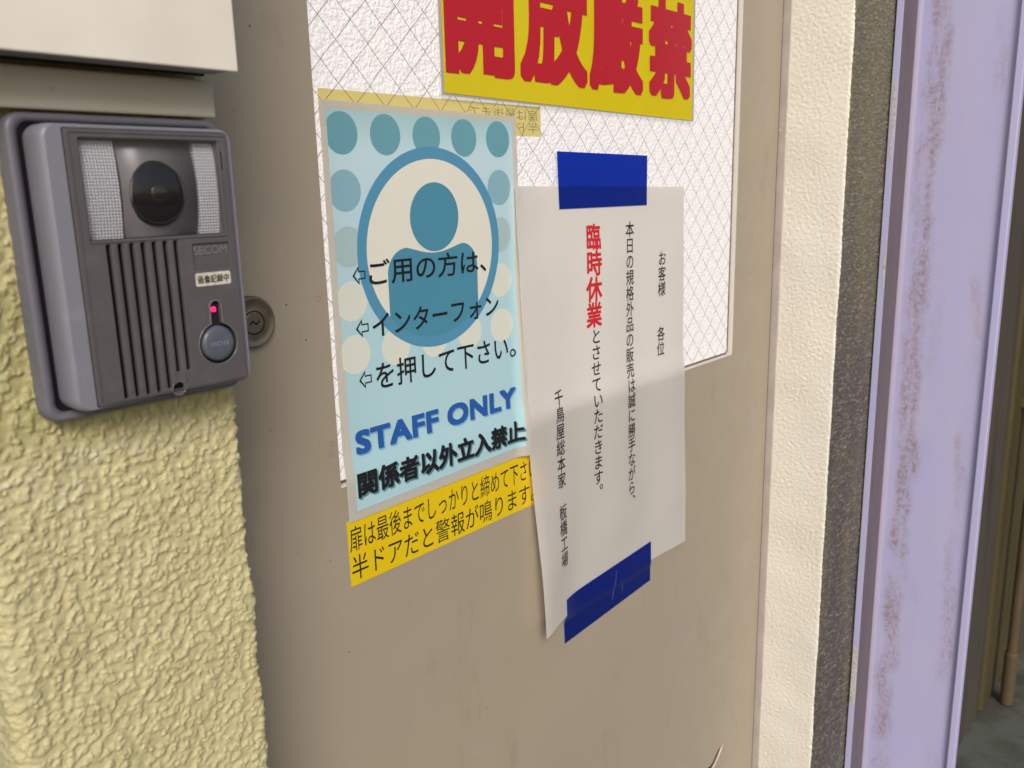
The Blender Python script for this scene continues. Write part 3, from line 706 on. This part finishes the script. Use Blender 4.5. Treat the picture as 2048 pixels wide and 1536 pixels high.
# face plate with real openings
WN = (.1655, .2292, -.0172, .0252)
SX0, SP_ = .1716, .00515
slots = [rrect(SX0 + i * SP_, SX0 + i * SP_ + .0021, (-.0868 if i < 4 else -.0860 if i < 5 else -.0790), -.0188, .0004, 3)[::-1] for i in range(7)]
key = []
bcx, bcz, br = .2200, -.0688, .0101
for i in range(41):
    a = math.radians(90 + 17 + (360 - 34) * i / 40); key.append((bcx + br * math.cos(a), bcz + br * math.sin(a)))
for i in range(9):
    a = math.radians(0 + 180 * i / 8); key.append((bcx + .0029 * math.cos(a), -.0510 + .0029 * math.sin(a)))
hole = circle(.1975, -.0868, .0031, 20)
notch = rrect(.2300, .2312, .0125, .0205, .0003, 2)
sec = rrect(.2115, .2304, -.0335, -.0210, .0005, 3)
plate('face_plate', rrect(FP[0], FP[1], FP[2], FP[3], .0012, 4), [rrect(*WN, .0008, 4)[::-1], key[::-1], notch[::-1], sec[::-1]] + slots + [hole[::-1]], -.1152, -.1128, face_m, ic, .00025)
v, f = box(.161, .1652, -.1110, -.1095, -.088, .0285); V1 = (v, f)
v, f = join(box(.161, .234, -.1112, -.1095, -.088, -.0178), V1, box(.2296, .234, -.1112, -.1095, -.0176, .0285)); mesh('grille_backing', v, f, pit_m, ic)
v, f = box(.2110, .2308, -.1142, -.1130, -.0345, -.0205); mesh('recess_floor', v, f, face_m, ic)
# bars of the grille: raised ribs between the slots
for i in range(6):
    v, f = box(SX0 + i * SP_ + .0027, SX0 + (i + 1) * SP_ - .0006, -.11555, -.1151, -.0845, -.0192); bevel(mesh('grille_bar', v, f, face_m, ic), .0003, 2)
# camera window: recess, lamp lenses, bulging middle, dome
v, f = join(box(WN[0], WN[1], -.1080, -.1070, WN[2], WN[3]), box(WN[0] - .0012, WN[0] + .0002, -.1128, -.1071, WN[2], WN[3]), box(WN[1] - .0002, WN[1] + .0008, -.1128, -.1071, WN[2], WN[3]), box(WN[0], WN[1], -.1128, -.1071, WN[3] - .0002, WN[3] + .001), box(WN[0], WN[1], -.1128, -.1071, WN[2] - .001, WN[2] + .0002)); mesh('window_recess', v, f, housing_m, ic)
def block(x0, x1, bulge, y, n=16):
    V, F = [], []; za, zb = WN[2] + .0006, WN[3] - .0006
    for i in range(n + 1):
        u = i / n; z = za + (zb - za) * u; yy = y - bulge * (1 - (2 * u - 1) ** 2)
        V += [(x0, -.1072, z), (x0, yy, z), (x1, yy, z), (x1, -.1072, z)]
    for i in range(n):
        for j in range(3): F.append((4 * i + j, 4 * i + 4 + j, 4 * i + 5 + j, 4 * i + 1 + j))
    return V, F
bump_ = mesh('camera_housing', *block(.1825, .2175, .0038, -.1095), housing_m, ic, smooth=False)
for p in bump_.data.polygons: p.use_smooth = abs(p.normal.x) < .5
mesh('lamp_lens', *block(.1662, .1815, .0018, -.1112), lamp_m, ic)
mesh('lamp_lens', *block(.2185, .2287, .0018, -.1112), lamp_m, ic)
def dome(cx, cz, y0, r, hgt, n=40, m=10, mat=lensblack, name='camera_dome', par=None):
    rings = [(circle(cx, cz, r * math.cos(math.pi / 2 * k / m) + 1e-5, n), y0 - hgt * math.sin(math.pi / 2 * k / m)) for k in range(m + 1)]
    return mesh(name, *loft(rings), mat, par or ic, smooth=True)
lc = (.1988, .0022)
mesh('dome_ring', *loft([(circle(*lc, .0134), -.1110), (circle(*lc, .0136), -.1128), (circle(*lc, .0130), -.1134), (circle(*lc, .0122), -.1120), (circle(*lc, .0110), -.1105)]), lensring, ic, smooth=True)
dome(*lc, -.1114, .0145, .0034, mat=lensblack); dome(lc[0], lc[1], -.1148, .0040, .0006, mat=lensglass, name='lens')
v = [(WN[0], -.1151, WN[2]), (WN[1], -.1151, WN[2]), (WN[1], -.1151, WN[3]), (WN[0], -.1151, WN[3])]; mesh('window_cover', v, [(0, 1, 2, 3)], cover_m, ic)
# emblem, sticker, light, button
def flat(y): return lambda x, z: y
text_fit('embossed_lettering', 'SECOM', .2122, .2296, -.0262, -.0222, flat(-.1145), plastic('embossed_grey', (.19, .175, .18, 1)), ic, dy=0, bold=.01)
sk = plate('sticker', rrect(.2114, .2296, -.0408, -.0346, .0009, 4), [], -.11545, -.1152, label_m, ic)
text_fit('sticker_lettering', '画像記録中', .2124, .2286, -.0396, -.0358, flat(-.1155), black_ink, sk, dy=-.00002, bold=.02)
v, f = loft([(rrect(.2190, .2208, -.0536, -.0512, .0009, 4), -.1128), (rrect(.2190, .2208, -.0536, -.0512, .0009, 4), -.1142)]); mesh('status_light', v, f, led_m, ic)
v, f = box(.2088, .2312, -.1128, -.1122, -.0800, -.0475); mesh('button_well', v, f, pit_m, ic)
v, f = loft([(circle(bcx, bcz, .0085), -.1120), (circle(bcx, bcz, .0085), -.1146), (circle(bcx, bcz, .0081), -.1156), (circle(bcx, bcz, .0068), -.1161), (circle(bcx, bcz, .0040), -.1164)])
bt = mesh('call_button', v, f, button_m, ic)
for p in bt.data.polygons: p.use_smooth = True
for i, dx in enumerate((-.0045, -.0035, -.0025, .0020, .0030, .0040)):
    v, f = box(bcx + dx, bcx + dx + .0004, -.1166, -.1160, bcz - .0010, bcz + .0011); mesh('button_mark', v, f, case_m, bt)
mesh('button_mark', *loft([(circle(bcx - .0002, bcz, .0013, 16), -.1160), (circle(bcx - .0002, bcz, .0013, 16), -.1167), (circle(bcx - .0002, bcz, .0009, 16), -.1167), (circle(bcx - .0002, bcz, .0009, 16), -.1161)]), case_m, bt)
rim_m = M('shiny_plastic_rim', (.17, .16, .165, 1), .18, .7).m
def pill(rad, z0, z1, cx): return [(cx + rad * math.cos(math.radians(a)), z1 + rad * math.sin(math.radians(a))) for a in range(0, 181, 15)] + [(cx - rad, z0), (cx + rad, z0)]
pl = pill(.0034, -.0590, -.0510, bcx); pi_ = pill(.0028, -.0591, -.0510, bcx)
plate('light_surround', pl[:-2] + [pl[-2], pi_[-2]] + pi_[:-2][::-1] + [pi_[-1], pl[-1]], [], -.1157, -.1151, rim_m, ic, .0001)
# thin ridges around the face plate and the camera window
for nm, R_o, w_ in (('face_ridge', (FP[0] + .0012, FP[1] - .0012, FP[2] + .0012, FP[3] - .0012), .0004), ('window_ridge', (WN[0] - .0009, WN[1] + .0009, WN[2] - .0009, WN[3] + .0009), .0005)):
    plate(nm, rrect(*R_o, .001, 3), [rrect(R_o[0] + w_, R_o[1] - w_, R_o[2] + w_, R_o[3] - w_, .0008, 3)[::-1]], -.1156, -.1151, face_m, ic, .0001)
# bright rim of the button opening and of the screw hole
def torus(cx, cz, R, r, y, n=40, m=8, a0=0, a1=360):
    V, F = [], []
    for i in range(n + 1):
        a = math.radians(a0 + (a1 - a0) * i / n)
        for j in range(m):
            b_ = 2 * math.pi * j / m; V.append((cx + (R + r * math.cos(b_)) * math.cos(a), y + r * math.sin(b_), cz + (R + r * math.cos(b_)) * math.sin(a)))
    for i in range(n):
        for j in range(m): F.append((i * m + j, i * m + (j + 1) % m, (i + 1) * m + (j + 1) % m, (i + 1) * m + j))
    return V, F
mesh('button_rim', *torus(bcx, bcz, .0102, .00028, -.1152, a0=107, a1=433), rim_m, ic, smooth=True)
mesh('screw_hole_rim', *torus(.1975, -.0868, .0032, .0002, -.1152), rim_m, ic, smooth=True)
